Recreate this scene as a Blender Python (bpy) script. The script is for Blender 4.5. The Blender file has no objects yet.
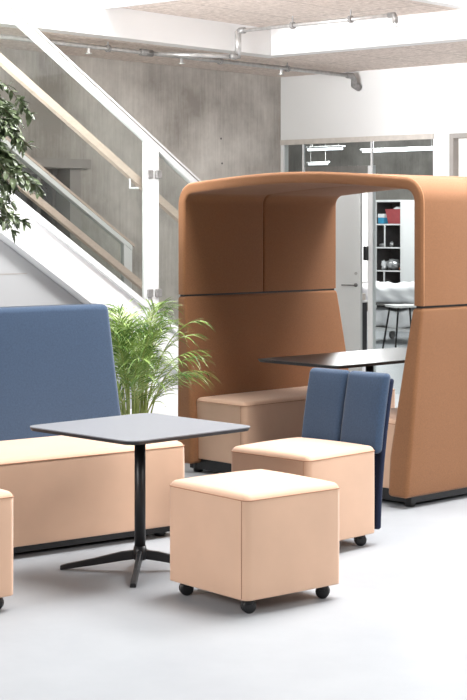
import bpy, bmesh, math, random
from mathutils import Vector, Matrix
random.seed(7)
R = math.radians
C = bpy.context.scene.collection
scene = bpy.context.scene

# ------------------------------------------------------------ materials
def lin(c):
    return tuple(((v/255)/12.92 if v/255 <= .04045 else (((v/255)+.055)/1.055)**2.4) for v in c) + (1,)
def newmat(name):
    m = bpy.data.materials.new(name); m.use_nodes = True
    nt = m.node_tree; b = nt.nodes['Principled BSDF']
    return m, nt, b
def setin(b, **k):
    for n, v in k.items():
        n = n.replace('_', ' ')
        if n in b.inputs: b.inputs[n].default_value = v
def mat(name, rgb, rough=.5, metal=0, var=.0, vscale=8, bump=0, bscale=200, sheen=0, spec=.5, detail=3, stretch=None):
    m, nt, b = newmat(name); N, L = nt.nodes, nt.links
    c = lin(rgb); setin(b, Base_Color=c, Roughness=rough, Metallic=metal)
    b.inputs['Specular IOR Level'].default_value = spec
    if sheen:
        b.inputs['Sheen Weight'].default_value = sheen
        b.inputs['Sheen Roughness'].default_value = .5
    tc = N.new('ShaderNodeTexCoord')
    src = tc.outputs['Object']
    if stretch:
        mp = N.new('ShaderNodeMapping'); mp.inputs['Scale'].default_value = stretch
        L.new(src, mp.inputs['Vector']); src = mp.outputs['Vector']
    if var:
        n = N.new('ShaderNodeTexNoise'); n.inputs['Scale'].default_value = vscale; n.inputs['Detail'].default_value = detail
        L.new(src, n.inputs['Vector'])
        r = N.new('ShaderNodeValToRGB')
        r.color_ramp.elements[0].position = .3; r.color_ramp.elements[1].position = .7
        r.color_ramp.elements[0].color = tuple(max(0, x*(1-var)) for x in c[:3])+(1,)
        r.color_ramp.elements[1].color = tuple(min(1, x*(1+var)) for x in c[:3])+(1,)
        L.new(n.outputs['Fac'], r.inputs['Fac']); L.new(r.outputs['Color'], b.inputs['Base Color'])
    if bump:
        n2 = N.new('ShaderNodeTexNoise'); n2.inputs['Scale'].default_value = bscale; n2.inputs['Detail'].default_value = 4
        L.new(tc.outputs['Object'], n2.inputs['Vector'])
        bp = N.new('ShaderNodeBump'); bp.inputs['Strength'].default_value = bump; bp.inputs['Distance'].default_value = .002
        L.new(n2.outputs['Fac'], bp.inputs['Height']); L.new(bp.outputs['Normal'], b.inputs['Normal'])
    return m
M = {}
M['tan'] = mat('tan_fabric', (212, 174, 147), .7, var=.04, vscale=5, bump=.25, bscale=500, sheen=.35, spec=.4)
M['tan_seam'] = mat('tan_thread', (168, 124, 98), .8, var=.1, vscale=300)
M['brown'] = mat('caramel_fabric', (144, 99, 66), .8, var=.09, vscale=140, bump=.5, bscale=600, sheen=.15, spec=.25)
M['brown_seam'] = mat('caramel_thread', (216, 160, 120), .8, var=.1, vscale=200)
M['blue'] = mat('blue_fabric', (56, 75, 100), .85, var=.12, vscale=130, bump=.5, bscale=600, sheen=.25, spec=.2)
M['navy'] = mat('navy_fabric', (30, 38, 62), .85, var=.1, vscale=130, bump=.4, bscale=600, sheen=.1, spec=.2)
M['black'] = mat('black_plastic', (22, 22, 24), .35, var=.1, vscale=30)
M['blackmetal'] = mat('black_powder_coat', (26, 27, 30), .4, var=.08, vscale=40)
M['tabletop'] = mat('grey_laminate', (126, 128, 134), .5, var=.03, vscale=90, spec=.5)
M['tabletop_shaded'] = mat('shaded_laminate', (62, 60, 62), .35, var=.05, vscale=90, spec=.5)  # same laminate as the grey top, booth shade put into its colour
M['edge'] = mat('black_edge', (24, 26, 32), .45, var=.05, vscale=50)
M['white'] = mat('white_paint', (229, 228, 227), .6, var=.015, vscale=2)
M['whitemetal'] = mat('white_steel', (226, 226, 226), .4, var=.01, vscale=3)
M['grey_panel'] = mat('pale_grey_panel', (168, 169, 171), .6, var=.02, vscale=1.5)
M['steel'] = mat('galvanised_steel', (190, 188, 186), .35, metal=.6, var=.15, vscale=30)
M['darksteel'] = mat('dark_fitting', (140, 138, 136), .4, metal=.3, var=.2, vscale=40)
M['rail_wood'] = mat('pale_ash_wood', (206, 186, 172), .5, var=.08, vscale=20, stretch=(1, 1, 8))
M['trim_grey'] = mat('warm_grey_trim', (200, 192, 184), .6, var=.08, vscale=20)
M['dark_glass'] = mat('smoked_pane', (70, 66, 64), .12, var=.2, vscale=3, spec=.7)
M['dark_frame'] = mat('grey_frame', (110, 106, 102), .5, var=.05, vscale=10)
M['lintel'] = mat('grey_lintel', (158, 152, 147), .6, var=.06, vscale=10)
M['door_white'] = mat('white_door', (226, 226, 225), .5, var=.01, vscale=3)
M['offwhite'] = mat('offwhite_panel', (232, 227, 221), .6, var=.02, vscale=3)
M['shelf_white'] = mat('white_shelf', (236, 236, 236), .5, var=.01, vscale=3)
M['shelf_shade'] = mat('shelf_recess_shade', (38, 36, 38), .7, var=.1, vscale=10)  # recess shade put into the colour of the white shelf's inner faces
M['red'] = mat('red_plastic', (172, 78, 82), .5, var=.08, vscale=20)
M['cyan'] = mat('blue_box_card', (60, 150, 190), .5, var=.08, vscale=20)
M['cloth'] = mat('white_linen', (236, 236, 238), .9, var=.03, vscale=10, bump=.3, bscale=100)
M['foil'] = mat('silver_film', (200, 200, 202), .3, metal=.5, var=.2, vscale=20)
M['orange'] = mat('tan_leather', (180, 110, 70), .6, var=.1, vscale=20)
M['soil'] = mat('potting_soil', (60, 45, 35), .95, var=.3, vscale=60)
M['pot'] = mat('white_pot', (225, 224, 222), .5, var=.02, vscale=4)
M['bark'] = mat('grey_bark', (96, 84, 70), .85, var=.3, vscale=30)
M['darkgrey'] = mat('dark_cabinet', (58, 58, 62), .5, var=.05, vscale=6)
M['hole'] = mat('tie_hole_shadow', (70, 66, 62), .9, var=.1, vscale=50)

def leafmat(name, a, b_, sc, white=None):
    m, nt, b = newmat(name); N, L = nt.nodes, nt.links
    tc = N.new('ShaderNodeTexCoord'); n = N.new('ShaderNodeTexNoise'); n.inputs['Scale'].default_value = sc
    L.new(tc.outputs['Object'], n.inputs['Vector'])
    r = N.new('ShaderNodeValToRGB'); e = r.color_ramp.elements
    e[0].position = .32; e[0].color = lin(a); e[1].position = .62; e[1].color = lin(b_)
    if white:
        x = e.new(.72); x.color = lin(white)
    L.new(n.outputs['Fac'], r.inputs['Fac']); L.new(r.outputs['Color'], b.inputs['Base Color'])
    setin(b, Roughness=.26); b.inputs['Specular IOR Level'].default_value = .7
    b.inputs['Transmission Weight'].default_value = 0
    return m
M['palm'] = leafmat('palm_green', (58, 98, 36), (158, 184, 100), 12, (232, 238, 200))  # palest ramp stop paints highlights into the leaflet colour
M['palmstem'] = leafmat('palm_stem', (120, 140, 60), (176, 184, 110), 9)
M['leaf'] = leafmat('tree_leaf', (56, 68, 46), (124, 138, 104), 22, (228, 232, 222))

# concrete wall: board streaks, stains
def concrete(name, a, b_, streak=True):
    m, nt, b = newmat(name); N, L = nt.nodes, nt.links
    tc = N.new('ShaderNodeTexCoord')
    mp = N.new('ShaderNodeMapping'); mp.inputs['Scale'].default_value = (22, 22, 1.2)
    L.new(tc.outputs['Object'], mp.inputs['Vector'])
    n1 = N.new('ShaderNodeTexNoise'); n1.inputs['Scale'].default_value = 2.2; n1.inputs['Detail'].default_value = 8; n1.inputs['Roughness'].default_value = .7
    L.new(mp.outputs['Vector'], n1.inputs['Vector'])
    n2 = N.new('ShaderNodeTexNoise'); n2.inputs['Scale'].default_value = 1.1; n2.inputs['Detail'].default_value = 10; n2.inputs['Roughness'].default_value = .62
    L.new(tc.outputs['Object'], n2.inputs['Vector'])
    mx = N.new('ShaderNodeMix'); mx.data_type = 'FLOAT'; mx.inputs['Factor'].default_value = .8
    L.new(n1.outputs['Fac'], mx.inputs['A']); L.new(n2.outputs['Fac'], mx.inputs['B'])
    r = N.new('ShaderNodeValToRGB'); e = r.color_ramp.elements
    e[0].position = .36; e[0].color = lin(a); e[1].position = .62; e[1].color = lin(b_)
    L.new(mx.outputs['Result'], r.inputs['Fac']); L.new(r.outputs['Color'], b.inputs['Base Color'])
    setin(b, Roughness=.75)
    bp = N.new('ShaderNodeBump'); bp.inputs['Strength'].default_value = .15; L.new(n1.outputs['Fac'], bp.inputs['Height']); L.new(bp.outputs['Normal'], b.inputs['Normal'])
    return m
M['concrete'] = concrete('board_marked_concrete', (152, 145, 138), (218, 212, 205))
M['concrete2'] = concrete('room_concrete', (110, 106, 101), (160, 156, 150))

def woodwool(name):
    m, nt, b = newmat(name); N, L = nt.nodes, nt.links
    tc = N.new('ShaderNodeTexCoord')
    mp = N.new('ShaderNodeMapping'); mp.inputs['Rotation'].default_value = (0, 0, R(-48.8))
    L.new(tc.outputs['Object'], mp.inputs['Vector'])
    n = N.new('ShaderNodeTexNoise'); n.inputs['Scale'].default_value = 24; n.inputs['Detail'].default_value = 8; n.inputs['Roughness'].default_value = .75
    L.new(mp.outputs['Vector'], n.inputs['Vector'])
    r = N.new('ShaderNodeValToRGB'); e = r.color_ramp.elements
    e[0].position = .35; e[0].color = lin((186, 171, 161)); e[1].position = .65; e[1].color = lin((236, 223, 214))
    L.new(n.outputs['Fac'], r.inputs['Fac'])
    br = N.new('ShaderNodeTexBrick'); br.inputs['Scale'].default_value = 1; br.offset = 0
    br.inputs['Brick Width'].default_value = 1.2; br.inputs['Row Height'].default_value = .6
    br.inputs['Mortar Size'].default_value = .006; br.inputs['Color1'].default_value = (1, 1, 1, 1); br.inputs['Color2'].default_value = (.96, .96, .96, 1)
    br.inputs['Mortar'].default_value = (.6, .58, .56, 1)
    L.new(mp.outputs['Vector'], br.inputs['Vector'])
    mx = N.new('ShaderNodeMix'); mx.data_type = 'RGBA'; mx.blend_type = 'MULTIPLY'; mx.inputs['Factor'].default_value = 1
    L.new(r.outputs['Color'], mx.inputs['A']); L.new(br.outputs['Color'], mx.inputs['B'])
    L.new(mx.outputs['Result'], b.inputs['Base Color']); setin(b, Roughness=.95)
    return m
M['woodwool'] = woodwool('wood_wool_panel')

def floormat():
    m, nt, b = newmat('pale_cement_floor'); N, L = nt.nodes, nt.links
    tc = N.new('ShaderNodeTexCoord')
    n = N.new('ShaderNodeTexNoise'); n.inputs['Scale'].default_value = 1.6; n.inputs['Detail'].default_value = 8; n.inputs['Roughness'].default_value = .65
    L.new(tc.outputs['Object'], n.inputs['Vector'])
    r = N.new('ShaderNodeValToRGB'); e = r.color_ramp.elements
    e[0].position = .3; e[0].color = lin((152, 155, 160)); e[1].position = .7; e[1].color = lin((162, 165, 169))
    L.new(n.outputs['Fac'], r.inputs['Fac']); L.new(r.outputs['Color'], b.inputs['Base Color'])
    setin(b, Roughness=.5); b.inputs['Specular IOR Level'].default_value = .35
    return m
M['floor'] = floormat()

def glassmat(name, tint, refl):
    m = bpy.data.materials.new(name); m.use_nodes = True; nt = m.node_tree; N, L = nt.nodes, nt.links
    N.remove(N['Principled BSDF']); out = N['Material Output']
    t = N.new('ShaderNodeBsdfTransparent'); t.inputs['Color'].default_value = tint
    g = N.new('ShaderNodeBsdfGlossy'); g.inputs['Roughness'].default_value = .02
    f = N.new('ShaderNodeFresnel'); f.inputs['IOR'].default_value = 1.5
    mt = N.new('ShaderNodeMath'); mt.operation = 'MULTIPLY'; mt.inputs[1].default_value = refl
    gm = N.new('ShaderNodeNewGeometry'); sb = N.new('ShaderNodeMath'); sb.operation = 'SUBTRACT'; sb.inputs[0].default_value = 1
    L.new(gm.outputs['Backfacing'], sb.inputs[1]); m2 = N.new('ShaderNodeMath'); m2.operation = 'MULTIPLY'
    L.new(f.outputs[0], m2.inputs[0]); L.new(sb.outputs[0], m2.inputs[1]); L.new(m2.outputs[0], mt.inputs[0])
    x = N.new('ShaderNodeMixShader'); L.new(mt.outputs[0], x.inputs[0]); L.new(t.outputs[0], x.inputs[1]); L.new(g.outputs[0], x.inputs[2])
    L.new(x.outputs[0], out.inputs['Surface'])
    return m
M['glass'] = glassmat('clear_glass', (.93, .95, .94, 1), 1.0)
M['glass2'] = glassmat('partition_glass', (.9, .93, .93, 1), .8)
def emis(name, rgb, s):
    m, nt, b = newmat(name); setin(b, Base_Color=lin(rgb), Emission_Color=lin(rgb), Emission_Strength=s); return m
M['lamp'] = emis('lit_tube', (250, 252, 255), 2)
M['blind'] = emis('daylit_blind', (250, 250, 248), .85)

# ------------------------------------------------------------ object helpers
def link(name, bm, m, parent=None, smooth=False, mats=None):
    bmesh.ops.recalc_face_normals(bm, faces=bm.faces)
    me = bpy.data.meshes.new(name); bm.to_mesh(me); bm.free()
    for mm in (mats or [m]): me.materials.append(M[mm])
    if smooth:
        for p in me.polygons: p.use_smooth = True
    o = bpy.data.objects.new(name, me); C.objects.link(o)
    if parent: o.parent = parent
    return o
def autosmooth(o, ang=35):
    me = o.data
    for p in me.polygons: p.use_smooth = True
    bm = bmesh.new(); bm.from_mesh(me)
    for e in bm.edges:
        if len(e.link_faces) == 2 and e.calc_face_angle(0) > R(ang): e.smooth = False
    bm.to_mesh(me); bm.free(); return o
def empty(name, loc=(0, 0, 0), rz=0, label=None, cat=None, group=None, kind=None):
    o = bpy.data.objects.new(name, None); C.objects.link(o); o.empty_display_size = .1
    o.location = loc; o.rotation_euler = (0, 0, rz); return tag(o, label, cat, group, kind)
def tag(o, label=None, cat=None, group=None, kind=None):
    if label: o['label'] = label
    if cat: o['category'] = cat
    if group: o['group'] = group
    if kind: o['kind'] = kind
    return o
def copy_tree(o, parent=None):
    c = o.copy(); C.objects.link(c); c.parent = parent
    for ch in list(o.children): copy_tree(ch, c)
    return c

def rbox(bm, lo, hi, r=.02, n=5, nr=3, fn=None, mi=0):
    """rounded box with inner grid, deformed by fn(p)->p"""
    h = [(hi[i]-lo[i])/2 for i in range(3)]; c = [(hi[i]+lo[i])/2 for i in range(3)]
    rr = min(r, min(h)*.999)
    ax = []
    for i in range(3):
        a = h[i]-rr
        L = [-h[i]+rr*(1-math.tan(math.pi/4*(1-k/nr))) for k in range(nr)]
        inner = [-a+2*a*k/n for k in range(n+1)]
        ax.append(L+inner+[-x for x in reversed(L)])
    vs = {}
    def V(i, j, k):
        key = (i, j, k)
        if key in vs: return vs[key]
        p = [ax[0][i], ax[1][j], ax[2][k]]
        q = [max(-(h[t]-rr), min(h[t]-rr, p[t])) for t in range(3)]
        d = Vector([p[t]-q[t] for t in range(3)])
        if d.length > 1e-9: d = d.normalized()*rr
        P = Vector([q[t]+d[t]+c[t] for t in range(3)])
        if fn: P = Vector(fn(P, ((P[0]-c[0])/h[0], (P[1]-c[1])/h[1], (P[2]-c[2])/h[2])))
        vs[key] = bm.verts.new(P); return vs[key]
    m = [len(a)-1 for a in ax]
    fs = []
    for s in (0, m[0]):
        for j in range(m[1]):
            for k in range(m[2]): fs.append((V(s, j, k), V(s, j+1, k), V(s, j+1, k+1), V(s, j, k+1)))
    for s in (0, m[1]):
        for i in range(m[0]):
            for k in range(m[2]): fs.append((V(i, s, k), V(i+1, s, k), V(i+1, s, k+1), V(i, s, k+1)))
    for s in (0, m[2]):
        for i in range(m[0]):
            for j in range(m[1]): fs.append((V(i, j, s), V(i+1, j, s), V(i+1, j+1, s), V(i, j+1, s)))
    for f in fs:
        try: bm.faces.new(f).material_index = mi
        except ValueError: pass
def box(bm, lo, hi, T=None):
    vs = [bm.verts.new((x, y, z)) for x in (lo[0], hi[0]) for y in (lo[1], hi[1]) for z in (lo[2], hi[2])]
    for f in ((0, 1, 3, 2), (4, 6, 7, 5), (0, 4, 5, 1), (2, 3, 7, 6), (0, 2, 6, 4), (1, 5, 7, 3)):
        bm.faces.new([vs[i] for i in f])
    if T: 
        for v in vs: v.co = T(v.co)
    return vs
def tube(bm, pts, rad, seg=10, closed=False, cap=True):
    pts = [Vector(p) for p in pts]; n = len(pts); rings = []
    rads = rad if isinstance(rad, (list, tuple)) else [rad]*n
    prev = None
    for i, p in enumerate(pts):
        if closed: d = pts[(i+1) % n]-pts[i-1]
        else: d = pts[min(i+1, n-1)]-pts[max(i-1, 0)]
        d.normalize()
        if prev is None:
            up = Vector((0, 0, 1)) if abs(d.z) < .9 else Vector((1, 0, 0))
            a = d.cross(up).normalized()
        else:
            a = (prev-d*prev.dot(d)).normalized()
        prev = a; b = d.cross(a)
        rings.append([bm.verts.new(p+(a*math.cos(2*math.pi*k/seg)+b*math.sin(2*math.pi*k/seg))*rads[i]) for k in range(seg)])
    m = n if closed else n-1
    for i in range(m):
        A, B = rings[i], rings[(i+1) % n]
        for k in range(seg): bm.faces.new((A[k], A[(k+1) % seg], B[(k+1) % seg], B[k]))
    if cap and not closed:
        bm.faces.new(rings[0]); bm.faces.new(list(reversed(rings[-1])))
def prism(bm, outline, z0, z1, bev=0):
    """outline: list (x,y) ccw"""
    n = len(outline)
    b = [bm.verts.new((x, y, z0)) for x, y in outline]; t = [bm.verts.new((x, y, z1)) for x, y in outline]
    bm.faces.new(list(reversed(b))); bm.faces.new(t)
    for i in range(n): bm.faces.new((b[i], b[(i+1) % n], t[(i+1) % n], t[i]))
def rrect(x0, y0, x1, y1, r, seg=6):
    out = []
    for cx, cy, a0 in ((x1-r, y1-r, 0), (x0+r, y1-r, 90), (x0+r, y0+r, 180), (x1-r, y0+r, 270)):
        for k in range(seg+1):
            a = R(a0+90*k/seg); out.append((cx+r*math.cos(a), cy+r*math.sin(a)))
    return out
def lathe(bm, prof, seg=24, c=(0, 0, 0), axis='z'):
    rings = []
    for r, z in prof:
        ring = []
        for k in range(seg):
            a = 2*math.pi*k/seg
            p = (r*math.cos(a), r*math.sin(a), z) if axis == 'z' else (z, r*math.cos(a), r*math.sin(a))
            ring.append(bm.verts.new((p[0]+c[0], p[1]+c[1], p[2]+c[2])))
        rings.append(ring)
    for i in range(len(rings)-1):
        for k in range(seg): bm.faces.new((rings[i][k], rings[i][(k+1) % seg], rings[i+1][(k+1) % seg], rings[i+1][k]))
    bm.faces.new(rings[0]); bm.faces.new(rings[-1])

# building frame: d runs along the concrete wall (away, right), e along the white wall (near, right)
dx, dy = .6595, .7517
d = Vector((dx, dy, 0)); e = Vector((.746, -.666, 0)); nn = Vector((dy, -dx, 0))
def S(off, t, z):              # point in the stair frame: off along nn (negative = towards the wall), t along d
    return nn*off + d*t + Vector((0, 0, z))
def sbox(bm, o0, o1, t0, t1, z0, z1):
    box(bm, (o0, t0, z0), (o1, t1, z1), lambda c: S(c.x, c.y, c.z))
WO = -9.56                      # concrete wall offset
CORN = Vector((.43, 15, 0))     # corner concrete / white wall
def Wp(s, b, z):                # white-wall frame: s along e from the corner, b behind the wall (along d)
    return CORN + e*s + d*b + Vector((0, 0, z))
def wbox(bm, s0, s1, b0, b1, z0, z1):
    box(bm, (s0, b0, z0), (s1, b1, z1), lambda c: Wp(c.x, c.y, c.z))

# ------------------------------------------------------------ setting
bm = bmesh.new(); box(bm, (-9, -3, -.1), (11, 14.6, 0))
tag(link('floor', bm, 'floor'), kind='structure')
bm = bmesh.new(); box(bm, (-9, 14.6, -.1), (14, 30, 0))
tag(link('floor', bm, 'floor'), kind='structure')

ZL = 2.84; ZU = 3.05
TC = CORN.dot(d)
# concrete wall with a recessed window on the left part
win_t0, win_t1, win_z1 = 6.3, 8.02, 1.93
def t_at(x, off):               # t where the ray of pixel column x meets the plane at offset off
    a = (x-233.5)/1620; Y = -off/(dx-dy*a); return (Y+off*dx)/dy if False else (a*Y)*dx+Y*dy
win_t1 = t_at(80, WO); win_t0 = t_at(-40, WO)
bm = bmesh.new()
sbox(bm, WO-.3, WO, 2, win_t0, 0, 4.6)
sbox(bm, WO-.3, WO, win_t0, win_t1, win_z1, 4.6)
sbox(bm, WO-.3, WO, win_t0, win_t1, 0, .3)
sbox(bm, WO-.3, WO, win_t1, TC+.02, 0, 4.6)
wl = tag(link('wall_left', bm, 'concrete'), kind='structure')
bm = bmesh.new()
for px, z in ((221, 2.24), (222, 2.02)):
    t = t_at(px, WO)
    tube(bm, [S(WO-.02, t, z), S(WO+.002, t, z)], .009, 12)
tag(link('tie_hole', bm, 'hole', wl), kind='stuff')
# window_1 recessed in the concrete wall
w1 = empty('window_1', S(WO, (win_t0+win_t1)/2, 0), kind='structure')
def link_at(name, bm, m, parent, **k):
    o = link(name, bm, m, **k); o.parent = parent; o.matrix_parent_inverse = parent_mat(parent).inverted(); return o
def parent_mat(p):
    return Matrix.Translation(p.location) @ p.rotation_euler.to_matrix().to_4x4()
bm = bmesh.new(); sbox(bm, WO-.2, WO-.18, win_t0, win_t1, .3, win_z1); link_at('window_pane', bm, 'dark_glass', w1)
bm = bmesh.new()
for t in (win_t0+.02, t_at(20, WO), t_at(49, WO), win_t1-.17): sbox(bm, WO-.178, WO-.12, t-.02, t+.02, .3, win_z1)
sbox(bm, WO-.178, WO-.13, win_t0, win_t1, win_z1-.05, win_z1-.001); link_at('window_frame', bm, 'dark_frame', w1)
bm = bmesh.new(); sbox(bm, WO+.001, WO+.06, win_t0, t_at(86, WO), win_z1, win_z1+.075); link_at('window_lintel', bm, 'lintel', w1)
bm = bmesh.new(); sbox(bm, WO-.179, WO+.012, win_t1-.12, win_t1-.001, .3, win_z1-.001); link_at('window_reveal', bm, 'lintel', w1)

# lower soffit (L shaped) and the white fascias
FA = Vector((.3, 13, 0)); FO = FA.dot(nn); FT = FA.dot(d)
bm = bmesh.new()
sbox(bm, WO, FO-.151, 2, TC, ZL, ZL+.12)
sbox(bm, FO-.151, 6, FT+.151, TC, ZL, ZL+.12)
tag(link('ceiling', bm, 'woodwool'), kind='structure')
bm = bmesh.new()
sbox(bm, FO-.15, FO, 2, FT+.15, ZL-.004, 5.2)
sbox(bm, FO, 6, FT, FT+.15, ZL-.004, 4.2)
tag(link('trim_1', bm, 'white'), kind='structure')
# upper slab with wood-wool underside and a white rim
tB = t_at(109, FO); sC = 1.85
bm = bmesh.new(); sbox(bm, FO+.001, FO+sC, tB, FT-.001, ZU, ZU+.05)
tag(link('ceiling', bm, 'woodwool'), kind='structure')
bm = bmesh.new()
sbox(bm, FO+.001, FO+sC+.1, tB-.05, tB-.001, ZU-.02, ZU+.35)
sbox(bm, FO+sC+.001, FO+sC+.1, tB, FT-.001, ZU-.01, ZU+.35)
tag(link('trim_2', bm, 'white'), kind='structure')

# white wall (along e) with glazed partition and door
def s_at(x):
    a = (x-233.5)/1620; return (a*CORN.y-CORN.x)/(e.x-a*e.y)
sg0, sg1 = s_at(283), s_at(434); sd0, sd1 = s_at(450), s_at(450)+.95
HZ = 2.25
bm = bmesh.new()
wbox(bm, 0, 9, 0, .08, HZ, ZL)
wbox(bm, 0, sg0, 0, .08, 0, HZ)
wbox(bm, sg1, sd0, 0, .08, 0, HZ)
wbox(bm, sd1, 9, 0, .08, 0, HZ)
tag(link('wall_back', bm, 'white'), kind='structure')
bm = bmesh.new(); wbox(bm, sg0-.03, sg1, -.012, .02, HZ-.04, HZ+.006)
tag(link('trim_3', bm, 'trim_grey'), kind='structure')
w2 = empty('window_2', Wp((sg0+sg1)/2, 0, 0), kind='structure')
bm = bmesh.new()
wbox(bm, sg0, sg0+.012, .0, .02, 0, HZ-.04); wbox(bm, sg1-.01, sg1, .0, .02, 0, HZ-.04)
for px, w in ((303, .018),): wbox(bm, s_at(px)-w/2, s_at(px)+w/2, .0, .02, 0, HZ-.04)
wbox(bm, s_at(366.5), s_at(371), .02, .07, 0, 2.0)
wbox(bm, s_at(370.5), s_at(372), .0, .02, 2.0, HZ-.04)
link_at('window_frame', bm, 'whitemetal', w2)
for a, b in ((sg0+.02, s_at(303)-.009), (s_at(372.6), sg1-.015)):
    bm = bmesh.new(); wbox(bm, a, b, .006, .012, 0, HZ-.04); link_at('window_pane', bm, 'glass2', w2)
bm = bmesh.new(); wbox(bm, s_at(303)+.009, s_at(370.4), .006, .012, 2.0, HZ-.04); link_at('window_pane', bm, 'glass2', w2)
bm = bmesh.new()
rbox(bm, (s_at(364.2), -.02, 1.16), (s_at(367.6), .018, 1.285), .008, 1, 2, lambda p, q: Wp(p.x, p.y, p.z)); link_at('lock', bm, 'black', w2, smooth=True)
# right-hand door
d1 = empty('door_1', Wp(sd0+.4, 0, 0), kind='structure')
bm = bmesh.new(); wbox(bm, sd0+.04, sd1-.04, .07, .11, .005, HZ-.04); link_at('door_leaf', bm, 'offwhite', d1)
bm = bmesh.new(); wbox(bm, sd0+.001, sd0+.04, -.012, .12, 0, HZ-.001); wbox(bm, sd1-.04, sd1-.001, -.012, .12, 0, HZ-.001); wbox(bm, sd0+.04, sd1-.04, -.012, .12, HZ-.04, HZ-.001)
link_at('door_frame', bm, 'lintel', d1)
# open white door leaf inside the partition
def P(x, Y, z): return Vector(((x-233.5)*Y/1620, Y, z))
d2 = empty('door_2', P(345, 14.9, 0), kind='structure')
A0 = P(312, 15.0, 0); B0 = P(360.5, 14.75, 0); dv = (B0-A0).normalized(); nv = Vector((-dv.y, dv.x, 0))
bm = bmesh.new(); box(bm, (0, 0, .01), ((B0-A0).length, .04, 1.93), lambda c: A0+dv*c.x+nv*c.y+Vector((0, 0, c.z))); link_at('door_leaf', bm, 'door_white', d2)
bm = bmesh.new(); hb = (B0-A0).length-.045
f = lambda x, y, z: A0+dv*x+nv*y+Vector((0, 0, z))
tube(bm, [f(hb, 0, .925), f(hb, -.05, .925), f(hb-.02, -.055, .925), f(hb-.12, -.055, .925)], .006, 8)
tube(bm, [f(hb, 0, .925), f(hb, -.008, .925)], .018, 14)
link_at('door_handle', bm, 'darksteel', d2, smooth=True)
bm = bmesh.new(); tube(bm, [f(hb, 0, 1.03), f(hb, -.008, 1.03)], .014, 14); link_at('lock', bm, 'steel', d2)

# room beyond: back wall, right wall, ceiling
DB = 10.2
bm = bmesh.new(); wbox(bm, -9, 6, DB, DB+.1, 0, 3); wbx = link('wall_room', bm, 'concrete2'); wbx.name = 'wall_far'; tag(wbx, kind='structure')
bm = bmesh.new(); wbox(bm, 5, 5.1, .14, DB, 0, 3); tag(link('wall_right', bm, 'white'), kind='structure')
bm = bmesh.new(); wbox(bm, -9, 5, .14, DB, ZL, ZL+.1); tag(link('ceiling', bm, 'concrete2'), kind='structure')
# daylit window with blind on the far wall
w3 = empty('window_3', Wp(1.2, DB, 0), kind='structure')
def sfar(x, b):
    a = (x-233.5)/1620; q = CORN+d*b; return (a*q.y-q.x)/(e.x-a*e.y)
bm = bmesh.new(); wbox(bm, sfar(345, DB), sfar(371, DB), DB-.03, DB-.002, .5, 2.1); link_at('window_blind', bm, 'blind', w3)
bm = bmesh.new()
for a in (345, 371): wbox(bm, sfar(a, DB)-.03, sfar(a, DB)+.03, DB-.06, DB-.001, .44, 2.15)
wbox(bm, sfar(345, DB)+.031, sfar(371, DB)-.031, DB-.06, DB-.001, .44, .5); wbox(bm, sfar(345, DB)+.031, sfar(371, DB)-.031, DB-.06, DB-.001, 2.1, 2.15)
link_at('window_frame', bm, 'white', w3)

# ------------------------------------------------------------ staircase
st = empty('staircase', S(-8.7, 9.2, 0), label='white steel staircase with glass guards and pale wooden handrails along the concrete wall', cat='staircase')
SL = .605; P0 = -8.2
zr = lambda t: 2.087-SL*(t-8.43)
zs = lambda t: 1.39-SL*(t-7.60)
def slab(bm, o0, o1, t0, t1, f0, f1):
    vs = [bm.verts.new(S(o, t, (f1 if k else f0)(t))) for o in (o0, o1) for t in (t0, t1) for k in (0, 1)]
    for q in ((0, 1, 3, 2), (4, 6, 7, 5), (0, 4, 5, 1), (2, 3, 7, 6), (0, 2, 6, 4), (1, 5, 7, 3)): bm.faces.new([vs[i] for i in q])
T0, T1 = 5.2, 9.45
fl = lambda dz: (lambda t: zs(t)+dz)
bm = bmesh.new()
slab(bm, P0-.05, P0+.03, T0, T1, fl(-.045), fl(0)); slab(bm, P0-.05, P0+.03, T0, T1, fl(-.325), fl(-.28)); slab(bm, P0-.03, P0+.0, T0, T1, fl(-.281), fl(-.044))
link_at('stringer', bm, 'whitemetal', st)
bm = bmesh.new(); PF = -9.3
slab(bm, PF-.05, PF+.02, T0, T1+.2, fl(-.325), fl(.0)); link_at('stringer', bm, 'whitemetal', st)
k = 0; t = T0+.1
while t < T1-.2:
    bm = bmesh.new(); sbox(bm, PF+.021, P0-.051, t, t+.29, zs(t)-.2, zs(t)-.15); link_at('tread', bm, 'offwhite', st); t += .28
bm = bmesh.new(); slab(bm, PF+.021, P0-.051, T0, T1-.1, fl(-.324), fl(-.285)); link_at('underside', bm, 'whitemetal', st)
# near guard: top rail (double), glass, post, handrail
T0g, T1g = 5.4, 9.62
bm = bmesh.new(); slab(bm, P0-.028, P0+.028, T0g, T1g, lambda t: zr(t)-.035, lambda t: zr(t)+.035); link_at('top_rail', bm, 'whitemetal', st)
bm = bmesh.new(); slab(bm, P0+.029, P0+.031, T0g, T1g, lambda t: zr(t)+.008, lambda t: zr(t)+.016); slab(bm, P0-.02, P0+.02, T0g, T1g, lambda t: zr(t)+.0351, lambda t: zr(t)+.04); link_at('rail_shadow_line', bm, 'dark_frame', st)  # dark strips standing in for the shadow line along the rail
tp = t_at(150.5, P0)
for a, b in ((T0g, tp-.075), (tp+.075, T1g)):
    bm = bmesh.new(); slab(bm, P0-.006, P0+.006, a, b, lambda t: zs(t)+.002, lambda t: zr(t)-.036); link_at('glass_panel', bm, 'glass', st)
bm = bmesh.new()
slab(bm, P0-.03, P0+.03, tp-.055, tp+.055, lambda t: zs(t)-.2, lambda t: zr(t)-.036)
post = link_at('post', bm, 'whitemetal', st)
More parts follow.
